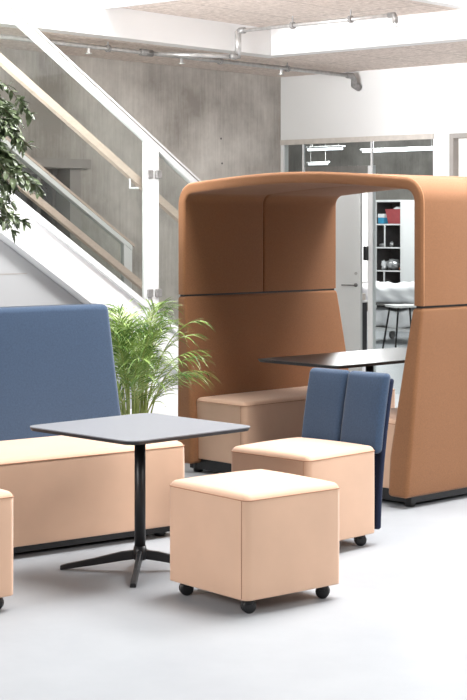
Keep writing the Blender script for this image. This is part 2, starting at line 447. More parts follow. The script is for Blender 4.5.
for z in (zr(tp)-.24, zr(tp)-1.1):
    for s in (-1, 1):
        bm = bmesh.new(); c = tp+s*.045
        rbox(bm, (P0+.0305, c-.028, z-.03), (P0+.048, c+.028, z+.03), .005, 1, 2, lambda p, q: S(p.x, p.y, p.z)); cl = link('clamp', bm, 'darksteel'); cl.parent = post
ho = P0-.09
zh = lambda t: 2.156-SL*(t-7.8)
bm = bmesh.new(); slab(bm, ho-.022, ho+.022, T0g, T1g, lambda t: zh(t)-.032, lambda t: zh(t)+.032); link_at('handrail', bm, 'rail_wood', st)
for t in (6.6, tp-.12):
    bm = bmesh.new(); tube(bm, [S(P0-.006, t, zh(t)-.1), S(ho, t, zh(t)-.1), S(ho, t, zh(t)-.03)], .008, 8); link_at('handrail_bracket', bm, 'whitemetal', st)
# far guard
F0 = -9.25; zf = lambda t: 1.331-SL*(t-9.26); te = 9.28
bm = bmesh.new(); slab(bm, F0-.025, F0+.025, T0g, te, lambda t: zf(t)-.05, lambda t: zf(t)-.008); link_at('top_rail', bm, 'whitemetal', st)
bm = bmesh.new(); slab(bm, F0-.03, F0+.03, T0g, te+.02, lambda t: zf(t)-.0079, lambda t: zf(t)+.014); link_at('rail_cap', bm, 'rail_wood', st)
bm = bmesh.new(); slab(bm, F0-.006, F0+.006, T0g, te-.09, lambda t: zs(t)+.002, lambda t: zf(t)-.051); link_at('glass_panel', bm, 'glass', st)
bm = bmesh.new(); slab(bm, F0-.02, F0+.02, te-.09, te, lambda t: zs(t)+.002, lambda t: zf(t)-.051); link_at('post', bm, 'whitemetal', st)
g0 = -9.17; zg = lambda t: 1.0-SL*(t-9.31)
bm = bmesh.new(); slab(bm, g0-.02, g0+.02, T0g, 9.33, lambda t: zg(t)-.03, lambda t: zg(t)+.03); link_at('handrail', bm, 'rail_wood', st)
# wall below the near stringer and behind it, landing
tu = t_at(140, P0)
bm = bmesh.new(); slab(bm, P0-.12, P0-.06, T0, tu, lambda t: 0, lambda t: max(0, zs(t)-.33)); tag(link('wall_under_stair', bm, 'grey_panel'), kind='structure')
bm = bmesh.new(); slab(bm, PF-.12, PF-.06, T0, 10.3, lambda t: 0, lambda t: max(.3, zs(t)-.1)); tag(link('wall_stair_side', bm, 'white'), kind='structure')
bm = bmesh.new()
for zz in (.75, 1.15, 1.5, .42):
    slab(bm, P0-.0599, P0-.058, T0, min(tu, 7.6+(1.39-.33-zz)/SL-.15), lambda t: zz, lambda t: zz+.006)
tag(link('trim_4', bm, 'lintel'), kind='structure')
bm = bmesh.new(); slab(bm, P0-.05, P0-.045, tu, 10.4, lambda t: .1, lambda t: max(.16, zs(t)-.325)); sbox(bm, P0-.0449, P0-.01, tu-.3, 10.4, 0, .155); tag(link('baseboard_stair', bm, 'white'), kind='structure')
bm = bmesh.new(); sbox(bm, PF-.05, P0-.06, 9.16, 11.2, 0, .155); lo_ = tag(link('floor_landing', bm, 'white'), kind='structure')

# ------------------------------------------------------------ sprinkler pipes
pp = empty('sprinkler_pipe', (0, 13, 2.79), label='galvanised sprinkler pipe run with elbows and small sprinkler heads fixed under the ceiling', cat='pipe')
pe = Vector((1.046, 14.3, 2.79))
def pl(t, dz=0, off=0): return pe-d*t+nn*off+Vector((0, 0, dz))
bm = bmesh.new(); tube(bm, [pl(6.5), pl(0)], .017, 10); link_at('pipe', bm, 'steel', pp, smooth=True)
ue = Vector((.035, 12.56, 2.98))
bm = bmesh.new(); tube(bm, [ue, ue+e*1.48], .014, 10); link_at('pipe', bm, 'steel', pp, smooth=True)
bm = bmesh.new(); tube(bm, [ue, ue-Vector((0, 0, .19))], .026, 12); link_at('pipe', bm, 'steel', pp, smooth=True)
ub = ue-Vector((0, 0, .2))
tb = (pe-ub).dot(d)
bm = bmesh.new(); tube(bm, [ub, ub-d*.25-nn*.12, pl(tb+.5)], .018, 10); link_at('pipe', bm, 'steel', pp, smooth=True)
def ell(pts, r):
    bm = bmesh.new(); tube(bm, pts, r, 12); link_at('elbow', bm, 'darksteel', pp, smooth=True)
zv = Vector((0, 0, 1))
ell([ue+e*.07, ue+e*.02+zv*.003, ue-zv*.01, ue-zv*.06], .024)
ell([ub+zv*.05, ub+zv*.0, ub-d*.03, ub-d*.08], .024)
ell([ue+e*1.44, ue+e*1.49, ue+e*1.5-zv*.02, ue+e*1.5-zv*.06], .02)
ell([pl(.07), pl(.0), pl(-.03, -.03), pl(-.03, -.09)], .027)
ell([pl(-.03, -.075), pl(-.1, -.1)], .032)
ell([pl(tb+.62-.06), pl(tb+.62+.06)], .027)
for q in (pl(.98), pl(2.2), ue+e*1.5-zv*.03, pl(3.2)):
    bm = bmesh.new(); tube(bm, [q, q-zv*.05], .012, 8); tube(bm, [q-zv*.05, q-zv*.056], .026, 10); link_at('sprinkler_head', bm, 'steel', pp)
for q, zt in ((pl(.9), ZL), (pl(1.75), ZL), (pl(3.0), ZL), (pl(4.4), ZL), (ue+e*.55, ZU), (ue+e*1.1, ZU)):
    bm = bmesh.new(); tube(bm, [q, Vector((q.x, q.y, zt))], .006, 6); tube(bm, [q-d*.012, q+d*.012] if zt == ZL else [q-e*.012, q+e*.012], .027, 12); link_at('pipe_hanger', bm, 'darksteel', pp)

# ------------------------------------------------------------ poufs
def caster(x, y, rz, parent):
    bm = bmesh.new()
    lathe(bm, [(.004, .066), (.012, .066), (.012, .056), (.021, .054), (.025, .044), (.022, .034), (.006, .034)], 18)
    h = link('caster', bm, 'black', parent, smooth=True); h.location = (x, y, 0); h.rotation_euler = (0, 0, rz)
    for s in (-1, 1):
        bm = bmesh.new(); w = .016
        lathe(bm, [(.006, -w/2), (.02, -w/2), (.0275, -w/4), (.0275, w/4), (.02, w/2), (.006, w/2)], 22, (s*.011, .0, .0275), 'x')
        link('wheel', bm, 'black', h, smooth=True)
    return h
def pouf_body(a, h, zb):
    def fn(p, q):
        z = p.z
        cr = .016*(1-abs(q[0])**2.5)*(1-abs(q[1])**2.5) if q[2] > 0 else 0
        k = max(0, q[2])
        bul = .006*(1-q[2]**2)
        s = 1+bul/a*2
        x = p.x*(1+.012*(-q[2]) if False else 1)
        x = p.x + math.copysign(bul*(1-q[1]**2), p.x)*abs(q[0])**4
        y = p.y + math.copysign(bul*(1-q[0]**2), p.y)*abs(q[1])**4
        return (x, y, z+cr*k)
    bm = bmesh.new(); rbox(bm, (-a, -a, zb-.024), (a, a, h), .03, 8, 4, lambda p, q: fn(Vector((p.x, p.y, max(p.z, zb))), q)); return bm
def pouf(name, loc, rz, a=.24, label='', cat='pouf', group=None, crot=.5):
    root = empty(name, loc, rz, label, cat, group)
    link('seat_cover', pouf_body(a, .462, .06), 'tan', root, smooth=True)
    # stitched seam below the crowned top and down the corners
    bm = bmesh.new(); r = .03; out = rrect(-a-.0005, -a-.0005, a+.0005, a+.0005, r, 6)
    tube(bm, [(x, y, .44) for x, y in out], .0022, 6, closed=True)
    q = a-.026*(1-math.cos(R(45)))+.0008
    sx = a-.026+.0005
    tube(bm, [(-a-.0008, -a+.028, .44), (-a-.0025, -a+.028, .25), (-a-.0008, -a+.028, .066)], .0014, 6)
    tube(bm, [(a-.028, a+.0008, .44), (a-.028, a+.0025, .25), (a-.028, a+.0008, .066)], .0014, 6)
    link('seam', bm, 'tan_seam', root, smooth=True)
    c = a-.055
    for i, (x, y) in enumerate(((-c, -c), (c, -c), (-c, c), (c, c))): caster(x, y, math.pi/2-rz+(.35, -.2, .25, -.4)[i]+(crot-.5)*.2, root)
    return root
pouf('pouf', (.083, 6.49, 0), R(39.5), .249, 'tan upholstered cube pouf on casters standing nearest the viewer', 'pouf')
pouf('pouf', (-1.19, 6.285, 0), R(40), .249, 'tan cube pouf on casters cut off by the left edge of the photo', 'pouf', crot=1.2)
# chair with blue back
ch = pouf('lounge_chair', (.322, 7.505, 0), R(46.5), .243, 'tan cube chair on casters with a low blue two-part backrest', 'chair', crot=2)
def back_fn(zb, zt):
    def fn(p, q):
        k = (p.z-zb)/(zt-zb)
        lean = .10*max(0, k)**1.6
        return (p.x+lean, p.y, p.z)
    return fn
bm = bmesh.new(); rbox(bm, (.248, -.246, .07), (.278, .246, .765), .014, 8, 3, back_fn(.07, .76)); link('back_shell', bm, 'navy', ch, smooth=True)
for s in (-1, 1):
    def cf(p, q, s=s):
        k = (p.z-.07)/.7; puff = (1-q[1]**4)*(1-abs(q[2])**6)*.008 if q[0] < 0 else 0
        return (p.x+.10*max(0, k)**1.6-puff, p.y, p.z)
    y0, y1 = (-.241, -.0015) if s < 0 else (.0015, .241)
    bm = bmesh.new(); rbox(bm, (.214, y0, .42), (.262, y1, .79), .022, 8, 4, cf); link('back_cushion', bm, 'blue', ch, smooth=True)

# ------------------------------------------------------------ sofa module (blue)
# local: x along width, y towards the back; front edge at y=0
def seat_block(parent, x0, x1, y0, y1, z0=.056, z1=.45, seams=()):
    def fn(p, q):
        cr = .012*(1-q[0]**4)*(1-q[1]**2) if q[2] > 0 else 0
        return (p.x, p.y-.006*(1-q[2]**2)*(1 if q[1] < 0 else 0)*abs(q[1])**4, p.z+cr*max(0, q[2]))
    bm = bmesh.new(); rbox(bm, (x0, y0, z0-.024), (x1, y1, z1), .034, 10, 4, lambda p, q: fn(Vector((p.x, p.y, max(p.z, z0))), q)); s = link('seat', bm, 'tan', parent, smooth=True)
    bm = bmesh.new()
    o = rrect(x0-.0006, y0-.0006, x1+.0006, y1+.0006, .034, 6)
    tube(bm, [(x, y, z1-.021) for x, y in o], .0024, 6, closed=True)
    for sx in seams: tube(bm, [(sx[0], sx[1], z0+.01), (sx[0], sx[1], z1-.022)], .0016, 6)
    t = link('seam', bm, 'tan_seam', s, smooth=True)
    return s
so = empty('sofa', (-.239-.797*.65, 7.75-.603*.65, 0), math.atan2(.603, .797), 'tan sofa seat with a tall sloping blue back behind the small table', 'sofa')
seat_block(so, -.65, .665, -.005, .56)
def bf(p, q):
    k = (p.z-.06)/1.02
    fx = .09*(1-k)
    lean = .05*k
    y = p.y+lean
    if q[1] < 0: y = .50+.085*k+.004 + (p.y-.50)*1.0*(1) - 0
    return (p.x*(1+fx/.6), y, p.z)
bm = bmesh.new(); rbox(bm, (-.61, .50, .06), (.61, .66, 1.085), .03, 10, 4, bf); link('backrest', bm, 'blue', so, smooth=True)
bm = bmesh.new(); box(bm, (-.6, .04, .02), (.6, .6, .058)); link('base_shade_frame', bm, 'black', so)  # black base panel that also fills in the shade under the sofa
for x in (-.56, .56):
    for y in (.07, .6):
        bm = bmesh.new(); lathe(bm, [(.024, 0), (.028, .01), (.028, .057), (.02, .057)], 16, (x, y, 0)); link('foot', bm, 'black', so, smooth=True)

# ------------------------------------------------------------ booth
BO = Vector((-.34, 9.82, 0)); ang = math.atan2(-.723, .69)
bt = empty('booth', BO, ang, 'tall caramel upholstered booth with arched roof joining two facing tan seats', 'booth')
W, D, H1 = 1.916, 1.355, 1.06
def lower(side):
    def fn(p, q):
        k = max(0, min(1, (1.055-p.z)/1.0)); fy = .062*k
        out = .055*k; inn = .19 if False else (.065+.125*min(1, k*1.25)**.9)
        u = (p.x)/.10
        x = out+(inn-out)*u
        if side: x = W-x
        y = p.y+math.copysign(1, q[1])*fy*abs(q[1])
        return (x, y, p.z)
    bm = bmesh.new(); rbox(bm, (0, 0, .056), (.10, D, 1.050), .02, 10, 4, fn); return bm
for s in (0, 1):
    link('backrest', lower(s), 'brown', bt, smooth=True)
def pod_seat(side):
    x0, x1 = (.15, .585) if not side else (W-.585, W-.15)
    def fn(p, q):
        sgn = 1 if not side else -1
        cr = .01*(1-q[0]**2)*(1-q[1]**4)*max(0, q[2])
        return (p.x, p.y, p.z+cr)
    bm = bmesh.new(); rbox(bm, (x0, -.0, .062), (x1, D-.0, .45), .034, 8, 4, lambda p, q: fn(Vector((p.x, p.y, max(p.z, .086))), q)); se = link('seat', bm, 'tan', bt, smooth=True)
    bm = bmesh.new(); tube(bm, [(x, y, .43) for x, y in rrect(x0-.0006, -.0006, x1+.0006, D+.0006, .034, 6)], .0018, 6, closed=True)
    ex = x1-.03 if not side else x0+.03
    tube(bm, [(ex, -.001, .1), (ex, -.001, .43)], .0016, 6); link('seam', bm, 'tan_seam', se, smooth=True)
    bm = bmesh.new(); a, b = sorted((.09 if not side else W-.09, x1-.05 if not side else x0+.05)); box(bm, (a, .02, .02), (b, D-.02, .086)); link('base_shade_frame', bm, 'black', bt)  # black base panel, its colour also imitating the shade below the seat
    for x in (a+.05, b-.03):
        for y in (.045, D-.045):
            bm = bmesh.new(); lathe(bm, [(.026, 0), (.03, .008), (.03, .087), (.02, .087)], 16, (x, y, 0)); link('foot', bm, 'black', bt, smooth=True)
pod_seat(0); pod_seat(1)
for s in (0, 1):
    bm = bmesh.new(); a, b = sorted(((.012, .05) if not s else (W-.05, W-.012))); box(bm, (a, .012, 1.03), (b, D-.012, 1.08)); link('joint_strip', bm, 'black', bt)
# hood: swept section with rounded corners, arched roof
TH = .062; RC = .13; ZT = 1.735
def hood_path():
    pts = []   # outer outline with inward normals
    pts += [((0, z), (1, 0)) for z in (1.061, 1.2, 1.35, 1.5)]
    for k in range(9):
        a = R(180-90*k/8); pts.append(((RC+RC*math.cos(a), ZT-RC+RC*math.sin(a)), (-math.cos(a), -math.sin(a))))
    n = 14
    for k in range(1, n):
        x = RC+(W-2*RC)*k/n; pts.append(((x, ZT+.045*math.sin(math.pi*k/n)), (0, -1)))
    for k in range(9):
        a = R(90-90*k/8); pts.append(((W-RC+RC*math.cos(a), ZT-RC+RC*math.sin(a)), (-math.cos(a), -math.sin(a))))
    pts += [((W, z), (-1, 0)) for z in (1.5, 1.35, 1.2, 1.061)]
    return pts
def hood(y0, y1):
    bm = bmesh.new(); path = hood_path()
    # section across (depth y, thickness w): rounded rectangle
    r = .016; sec = []
    for cy, cw, a0 in ((y1-r, TH-r, 0), (y0+r, TH-r, 90), (y0+r, r, 180), (y1-r, r, 270)):
        for k in range(5):
            a = R(a0+90*k/4); sec.append((cy+r*math.cos(a), cw+r*math.sin(a)))
    rings = []
    N = len(path)
    for i, ((x, z), (nx, nz)) in enumerate(path):
        ring = []
        for (y, w) in sec: ring.append(bm.verts.new((x+nx*w, y, z+nz*w)))
        rings.append(ring)
    for end, zz in ((0, 1.068), (N-1, 1.068)):   # pillow the lower lip slightly
        pass
    for i in range(N-1):
        A, B = rings[i], rings[i+1]; m = len(A)
        for k in range(m): bm.faces.new((A[k], A[(k+1) % m], B[(k+1) % m], B[k]))
    bm.faces.new(rings[0]); bm.faces.new(list(reversed(rings[-1])))
    return bm
hm = D/2
h1 = autosmooth(link('hood_panel', hood(0, hm-.001), 'brown', bt), 50)
h2 = autosmooth(link('hood_panel', hood(hm+.001, D), 'brown', bt), 50)
bm = bmesh.new()
tube(bm, [(x-nx*.0005, .013, z-nz*.0005) for (x, z), (nx, nz) in hood_path()], .0022, 6); link('seam', bm, 'brown_seam', h1, smooth=True)

# ------------------------------------------------------------ tables
def star_table(name, loc, rz, hx, hy, z, rc, top, label, legr, legrot=0, th=.018):
    root = empty(name, loc, rz, label, 'table')
    bm = bmesh.new(); prism(bm, rrect(-hx, -hy, hx, hy, rc), z-th*.25, z)
    tp_ = link('tabletop', bm, top, root)
    bm = bmesh.new(); o = rrect(-hx, -hy, hx, hy, rc); 
    n = len(o); a = [bm.verts.new((x*1.001, y*1.001, z-th*.25)) for x, y in o]; b = [bm.verts.new((x*.985, y*.985, z-th)) for x, y in o]
    bm.faces.new(a); bm.faces.new(list(reversed(b)))
    for i in range(n): bm.faces.new((a[i], b[i], b[(i+1) % n], a[(i+1) % n]))
    link('tabletop_edge', bm, 'edge', tp_)
    bm = bmesh.new(); tube(bm, [(0, 0, .05), (0, 0, z-th)], .024, 20); link('column', bm, 'blackmetal', root, smooth=True)
    bm = bmesh.new(); lathe(bm, [(.026, .045), (.03, .05), (.032, .075), (.026, .105)], 20); link('hub', bm, 'blackmetal', root, smooth=True)
    bm = bmesh.new(); box(bm, (-.09, -.09, z-th-.008), (.09, .09, z-th)); link('mount_plate', bm, 'blackmetal', root)
    for k in range(4):
        an = legrot+k*math.pi/2
        bm = bmesh.new()
        sec = [(.012, .088, .05, .015), (.08, .08, .04, .013), (.2, .05, .02, .0125), (legr-.03, .026, .004, .014), (legr, .018, .0, .014)]
        rings = []
        for (x, zt, zb, w) in sec: rings.append([bm.verts.new(v) for v in ((x, -w, zb), (x, w, zb), (x, w*.8, zt), (x, -w*.8, zt))])
        for i in range(len(rings)-1):
            for j in range(4): bm.faces.new((rings[i][j], rings[i][(j+1) % 4], rings[i+1][(j+1) % 4], rings[i+1][j]))
        bm.faces.new(rings[0]); bm.faces.new(rings[-1])
        l = link('leg', bm, 'blackmetal', root); l.rotation_euler = (0, 0, an)
        md = l.modifiers.new('b', 'BEVEL'); md.width = .004; md.segments = 2
    return root
star_table('side_table', (-.403, 6.985, 0), R(44.5), .352, .352, .62, .055, 'tabletop', 'square grey-topped pedestal table with black four-star base before the sofa', .345, R(44))
BT = BO + Vector((.69, -.723, 0))*.985 + Vector((.723, .69, 0))*.64
star_table('booth_table', BT, ang, .32, .625, .71, .03, 'tabletop_shaded', 'long table with shade-darkened top standing between the two booth seats', .3, R(45))

# ------------------------------------------------------------ palm
def leaf_blade(bm, p, dirv, up, L, w, droop, n=4, mi=0):
    dirv = dirv.normalized(); side = dirv.cross(up)
    if side.length < 1e-3: side = Vector((1, 0, 0))
    side.normalize(); prev = None
    for i in range(n+1):
        t = i/n; c = p+dirv*(L*t)+Vector((0, 0, -droop*L*t*t)); ww = w*(math.sin(math.pi*min(1, .12+.88*t))**.6 if t < 1 else 0)
        lift = Vector((0, 0, w*.25))
        if t == 1: cur = [bm.verts.new(c)]
        else: cur = [bm.verts.new(c-side*ww+lift), bm.verts.new(c), bm.verts.new(c+side*ww+lift)]
        if prev:
            if len(cur) == 3:
                bm.faces.new((prev[0], prev[1], cur[1], cur[0])); bm.faces.new((prev[1], prev[2], cur[2], cur[1]))
            else:
                bm.faces.new((prev[0], prev[1], cur[0])); bm.faces.new((prev[1], prev[2], cur[0]))
        prev = cur
pal = empty('palm', (-.565, 9.15, 0), 0, 'green areca palm with feathery fronds between the blue sofa and the booth', 'plant')
bm = bmesh.new(); lathe(bm, [(.1, 0), (.115, .01), (.14, .26), (.145, .28), (.13, .28), (.125, .25)], 28); link('pot', bm, 'pot', pal, smooth=False)
bm = bmesh.new(); lathe(bm, [(.004, .252), (.127, .25), (.11, .2), (.004, .2)], 20); link('soil', bm, 'soil', pal)
rnd = random.Random(11)
for i in range(50):
    az = 2*math.pi*(i*.381966)+rnd.uniform(-.2, .2); r0 = rnd.uniform(.01, .09)
    b0 = Vector((math.cos(az)*r0, math.sin(az)*r0, .25))
    inner = i % 3
    Ht = (rnd.uniform(.72, .9), rnd.uniform(.6, .82), rnd.uniform(.42, .62))[inner]
    reach = (rnd.uniform(.08, .2), rnd.uniform(.2, .33), rnd.uniform(.26, .38))[inner]
    dirh = Vector((math.cos(az), math.sin(az), 0))
    bm = bmesh.new(); pts = []
    n = 16
    for k in range(n+1):
        t = k/n
        pts.append(b0+dirh*(reach*t**2.0)+Vector((0, 0, Ht*(1.16*t-.30*t**3.6)))+Vector((math.sin(i)*.015*t, math.cos(i*2)*.015*t, 0)))
    tube(bm, pts, [.0055*(1-.75*k/n) for k in range(n+1)], 5)
    fr = link('frond', bm, 'palmstem', pal, smooth=True)
    bm = bmesh.new(); NL = 15
    for j in range(NL):
        t = .42+.56*j/(NL-1); q = t*n; a = int(min(n-1, q)); fpt = pts[a].lerp(pts[a+1], q-a)
        tan = (pts[min(n, a+1)]-pts[max(0, a-1)]).normalized()
        sd = tan.cross(Vector((-dirh.y, dirh.x, 0))).normalized()
        lat = Vector((-dirh.y, dirh.x, 0))
        L = (.17*math.sin(math.pi*(.25+.6*(t-.42)/.58)))+.05
        for s in (-1, 1):
            dv_ = (lat*s*rnd.uniform(.45, .8)+tan*rnd.uniform(.8, 1.1)+Vector((0, 0, rnd.uniform(-.12, .12))))
            leaf_blade(bm, fpt, dv_, sd, L*rnd.uniform(.8, 1.1), .0038, rnd.uniform(.25, .8), 5)
    leaf_blade(bm, pts[-1], pts[-1]-pts[-2], Vector((0, 0, 1)), .09, .004, .3)
    link('leaflets', bm, 'palm', fr)

# ------------------------------------------------------------ broad-leaf tree reaching in from the left
tr = empty('potted_tree', (-1.57, 8.45, 0), 0, 'small-leaved indoor tree reaching in at the left edge in front of the stairs', 'plant')
bm = bmesh.new(); lathe(bm, [(.15, 0), (.17, .01), (.2, .36), (.2, .38), (.18, .38), (.17, .34)], 28); link('pot', bm, 'pot', tr)
bm = bmesh.new(); lathe(bm, [(.004, .345), (.175, .34), (.15, .3), (.004, .3)], 20); link('soil', bm, 'soil', tr)
bm = bmesh.new(); tube(bm, [(0, 0, .33), (.01, .01, .8), (-.02, 0, 1.3), (.0, .01, 1.8), (.02, 0, 2.3)], [.022, .02, .017, .013, .006], 8); link('trunk', bm, 'bark', tr, smooth=True)
rnd = random.Random(5)
for i in range(105):
    az = rnd.uniform(-1.5, 1.5) if i % 3 else rnd.uniform(1.5, 4.7); z0 = rnd.uniform(1.55, 2.3); L = rnd.uniform(.3, .6)
    if i < 85: z0 = rnd.uniform(1.62, 2.2)
    s0 = Vector((0, 0, z0)); dirh = Vector((math.cos(az), math.sin(az)*.8, 0)); pts = []
    up = rnd.uniform(.15, .5)
    for k in range(9):
        t = k/8; pts.append(s0+dirh*L*t+Vector((0, 0, L*(up*t-(up+rnd.uniform(.3, .42))*t*t))))
    bm = bmesh.new(); tube(bm, pts, [.004*(1-.6*k/8) for k in range(9)], 5); br = link('branch', bm, 'bark', tr)
    bm = bmesh.new()
    for j in range(60):
        t = rnd.uniform(.3, 1); q = t*8; a = int(min(7, q)); fpt = pts[a].lerp(pts[a+1], q-a)
        dv_ = Vector((rnd.uniform(-1, 1), rnd.uniform(-1, 1), rnd.uniform(-1.3, .5))) + dirh*.6
        leaf_blade(bm, fpt, dv_, Vector((rnd.uniform(-.6, .6), rnd.uniform(-.6, .6), 1)), rnd.uniform(.042, .066), rnd.uniform(.010, .015), .25, 4)
    link('leaves', bm, 'leaf', br)

# ------------------------------------------------------------ things in the room beyond
ez = math.atan2(e.y, e.x)
# shelf: near front-right vertical edge at pixel 402, Y 22.5
sc = P(402, 22.5, 0)
sh = empty('shelf_unit', sc, ez, 'tall white open shelf unit with shade-coloured compartments in the room beyond the glass', 'shelf')
SW, SD_, SH_ = .47, .36, 1.81
bm = bmesh.new()
box(bm, (-SW, 0, 0), (-SW+.025, SD_, SH_)); box(bm, (-.03, 0, 0), (0, SD_, SH_)); box(bm, (-SW+.025, 0, SH_-.03), (-.03, SD_, SH_)); fr_ = link('frame', bm, 'shelf_white', sh)
bm = bmesh.new(); box(bm, (-SW+.0251, .014, .03), (-SW+.03, SD_-.012, SH_-.031)); box(bm, (-.035, .014, .03), (-.0301, SD_-.012, SH_-.031)); box(bm, (-SW+.031, .014, SH_-.036), (-.036, SD_-.012, SH_-.0301)); link('shade_lining', bm, 'shelf_shade', fr_)  # dark liners added so the compartments look shaded
zl = [1.475-.325*k for k in range(5)]
for z in zl:
    bm = bmesh.new(); box(bm, (-SW+.031, .0, z-.02), (-.036, .013, z)); sf = link('shelf', bm, 'shelf_white', sh); bm = bmesh.new(); box(bm, (-SW+.031, .0131, z-.02), (-.036, SD_-.012, z)); link('board', bm, 'shelf_shade', sf)
for a, b, xd in ((1.15, 1.455, -.3), (.5, .805, -.31)):
    bm = bmesh.new(); box(bm, (xd-.01, .0, a+.001), (xd+.01, .013, b-.001)); dv2 = link('divider', bm, 'shelf_white', sh); bm = bmesh.new(); box(bm, (xd-.01, .0131, a+.001), (xd+.01, SD_-.012, b-.001)); link('board', bm, 'shelf_shade', dv2)
bm = bmesh.new(); box(bm, (-SW+.026, SD_-.011, .03), (-.031, SD_-.001, SH_-.031)); link('back_panel', bm, 'shelf_shade', sh)
def onshelf(x, y, z): return sc+e*x+Vector((-e.y, e.x, 0))*y+Vector((0, 0, z))
def blob(bm, c, r, seed, sx=1, sy=1, sz=1, amp=.35):
    rn = random.Random(seed); b2 = bmesh.ops.create_icosphere(bm, subdivisions=3, radius=1)
    ph = [rn.uniform(0, 6) for _ in range(6)]
    for v in b2['verts']:
        p = v.co.copy(); f = 1+amp*(.5*math.sin(p.x*5+ph[0])*math.sin(p.y*6+ph[1])+.4*math.sin(p.z*9+ph[2]+p.x*7)+.3*math.sin(p.y*13+ph[3]))
        p = p*f; v.co = Vector((c[0]+p.x*r*sx, c[1]+p.y*r*sy, max(c[2], c[2]+r*sz+p.z*r*sz)))
# red crate
cr = empty('crate', onshelf(-.165, .16, 1.475), ez, 'red plastic crate on the top level of the shelf unit', 'crate')
bm = bmesh.new()
vs = []
for z, w, dd in ((0.001, .115, .1), (.2, .145, .13)):
    vs.append([bm.verts.new(q) for q in ((-w, -dd, z), (w, -dd, z), (w, dd, z), (-w, dd, z))])
inn = []
for z, w, dd in ((.012, .107, .092), (.2, .137, .122)):
    inn.append([bm.verts.new(q) for q in ((-w, -dd, z), (w, -dd, z), (w, dd, z), (-w, dd, z))])
bm.faces.new(list(reversed(vs[0]))); bm.faces.new(inn[0])
for i in range(4):
    j = (i+1) % 4
    bm.faces.new((vs[0][i], vs[0][j], vs[1][j], vs[1][i])); bm.faces.new((inn[0][i], inn[1][i], inn[1][j], inn[0][j])); bm.faces.new((vs[1][i], vs[1][j], inn[1][j], inn[1][i]))
link('body', bm, 'red', cr)
bm = bmesh.new(); tube(bm, rrect3 := [(x, y, .2) for x, y in rrect(-.148, -.133, .148, .133, .02, 4)], .007, 6, closed=True); link('rim', bm, 'red', cr, smooth=True)
bm = bmesh.new(); blob(bm, (0, 0, .12), .07, 4, 1.2, 1, .7); tag(link('cloth_bundle', bm, 'cloth', None, True), 'small white cloth bundle inside the red crate', 'cloth').location = onshelf(-.165, .16, 1.475)+Vector((0, 0, .02))
bx = empty('storage_box', onshelf(-.385, .13, 1.475), ez, 'blue box with white lid beside the red crate', 'box')
bm = bmesh.new(); rbox(bm, (-.053, -.1, .001), (.053, .1, .085), .006, 2, 2); link('body', bm, 'cyan', bx, smooth=True)
bm = bmesh.new(); rbox(bm, (-.055, -.102, .086), (.055, .102, .14), .006, 2, 2); link('lid', bm, 'cloth', bx, smooth=True)
def lump(name, x, y, z, r, m, seed, label, cat, sx=1, sy=1, sz=.7):
    bm = bmesh.new(); blob(bm, (0, 0, .002), r, seed, sx, sy, sz); o = link(name, bm, m, None, True); o.location = onshelf(x, y, z+.001); tag(o, label, cat); return o
lump('plastic_bundle', -.24, .12, .825, .075, 'foil', 3, 'crumpled silver plastic bundle on the lower middle shelf', 'bundle', 1.2, 1, 1)
lump('leather_bundle', -.09, .12, .825, .034, 'orange', 6, 'small brown bundle beside the silver plastic bundle', 'bundle', 1.2, 1, .6)
lump('white_cable', -.38, .1, .825, .05, 'cloth', 8, 'small white coil at the left of the lower middle shelf', 'cable', .8, 1, 1.3)
lump('white_bag', -.39, .1, 1.15, .04, 'foil', 12, 'small grey bag in the left compartment under the blue box', 'bag', 1.3, 1, .6)
lump('small_parcel', -.25, .1, 1.15, .032, 'foil', 15, 'small pale parcel beside the compartment divider', 'parcel', .8, 1, 1.1)
lump('black_cable', -.12, .1, 1.15, .035, 'black', 18, 'low dark coil in the right compartment under the red crate', 'cable', 1.8, 1, .5)
# white tall cabinet right of the shelf
cb = empty('wardrobe', P(403, 22.3, 0)+e*.02, ez, 'plain white tall cabinet directly right of the shelf unit', 'cabinet')
bm = bmesh.new(); box(bm, (0, -.05, 0), (.85, .6, 1.8)); link('body', bm, 'shelf_white', cb)
bm = bmesh.new(); box(bm, (.005, -.068, .05), (.42, -.051, 1.78)); link('door', bm, 'shelf_white', cb)
bm = bmesh.new(); box(bm, (.43, -.068, .05), (.845, -.051, 1.78)); link('door', bm, 'shelf_white', cb)
# bed on wheels
bd = empty('daybed', P(405, 20.2, 0), ez, 'wheeled metal bed with white bedding in the room beyond the glass', 'bed')
bm = bmesh.new(); box(bm, (-.6, -.35, .47), (.8, .5, .5)); link('bed_base', bm, 'darksteel', bd)
bm = bmesh.new()
def duv(p, q):
    return (p.x+.01*math.sin(p.z*60), p.y+.012*math.sin(p.x*23+p.z*30), p.z+(.03*math.sin(p.x*9+1)*math.sin(p.y*8)+.008*math.sin(p.x*31+p.y*14)+.006*math.sin(p.y*37+p.x*11))*max(0, (q[2]+1)/2))
rbox(bm, (-.58, -.37, .502), (.8, .5, .72), .07, 34, 4, duv); link('duvet', bm, 'cloth', bd, smooth=True)
bm = bmesh.new(); rbox(bm, (.05, .1, .72), (.75, .48, .84), .05, 6, 4, lambda p, q: (p.x, p.y, p.z+.01*math.sin(p.x*20))); link('pillow', bm, 'cloth', bd, smooth=True)
bm = bmesh.new(); rbox(bm, (-.45, -.28, .192), (.35, .38, .42), .06, 20, 4, lambda p, q: (p.x+.01*math.sin(p.z*50), p.y+.02*math.sin(p.x*25), p.z+.02*math.sin(p.x*14+p.y*9))); tag(link('folded_blanket', bm, 'cloth', None, True), 'white folded blanket on the lower rack of the bed', 'blanket')
bpy.data.objects['folded_blanket'].location = bd.location; bpy.data.objects['folded_blanket'].rotation_euler = bd.rotation_euler
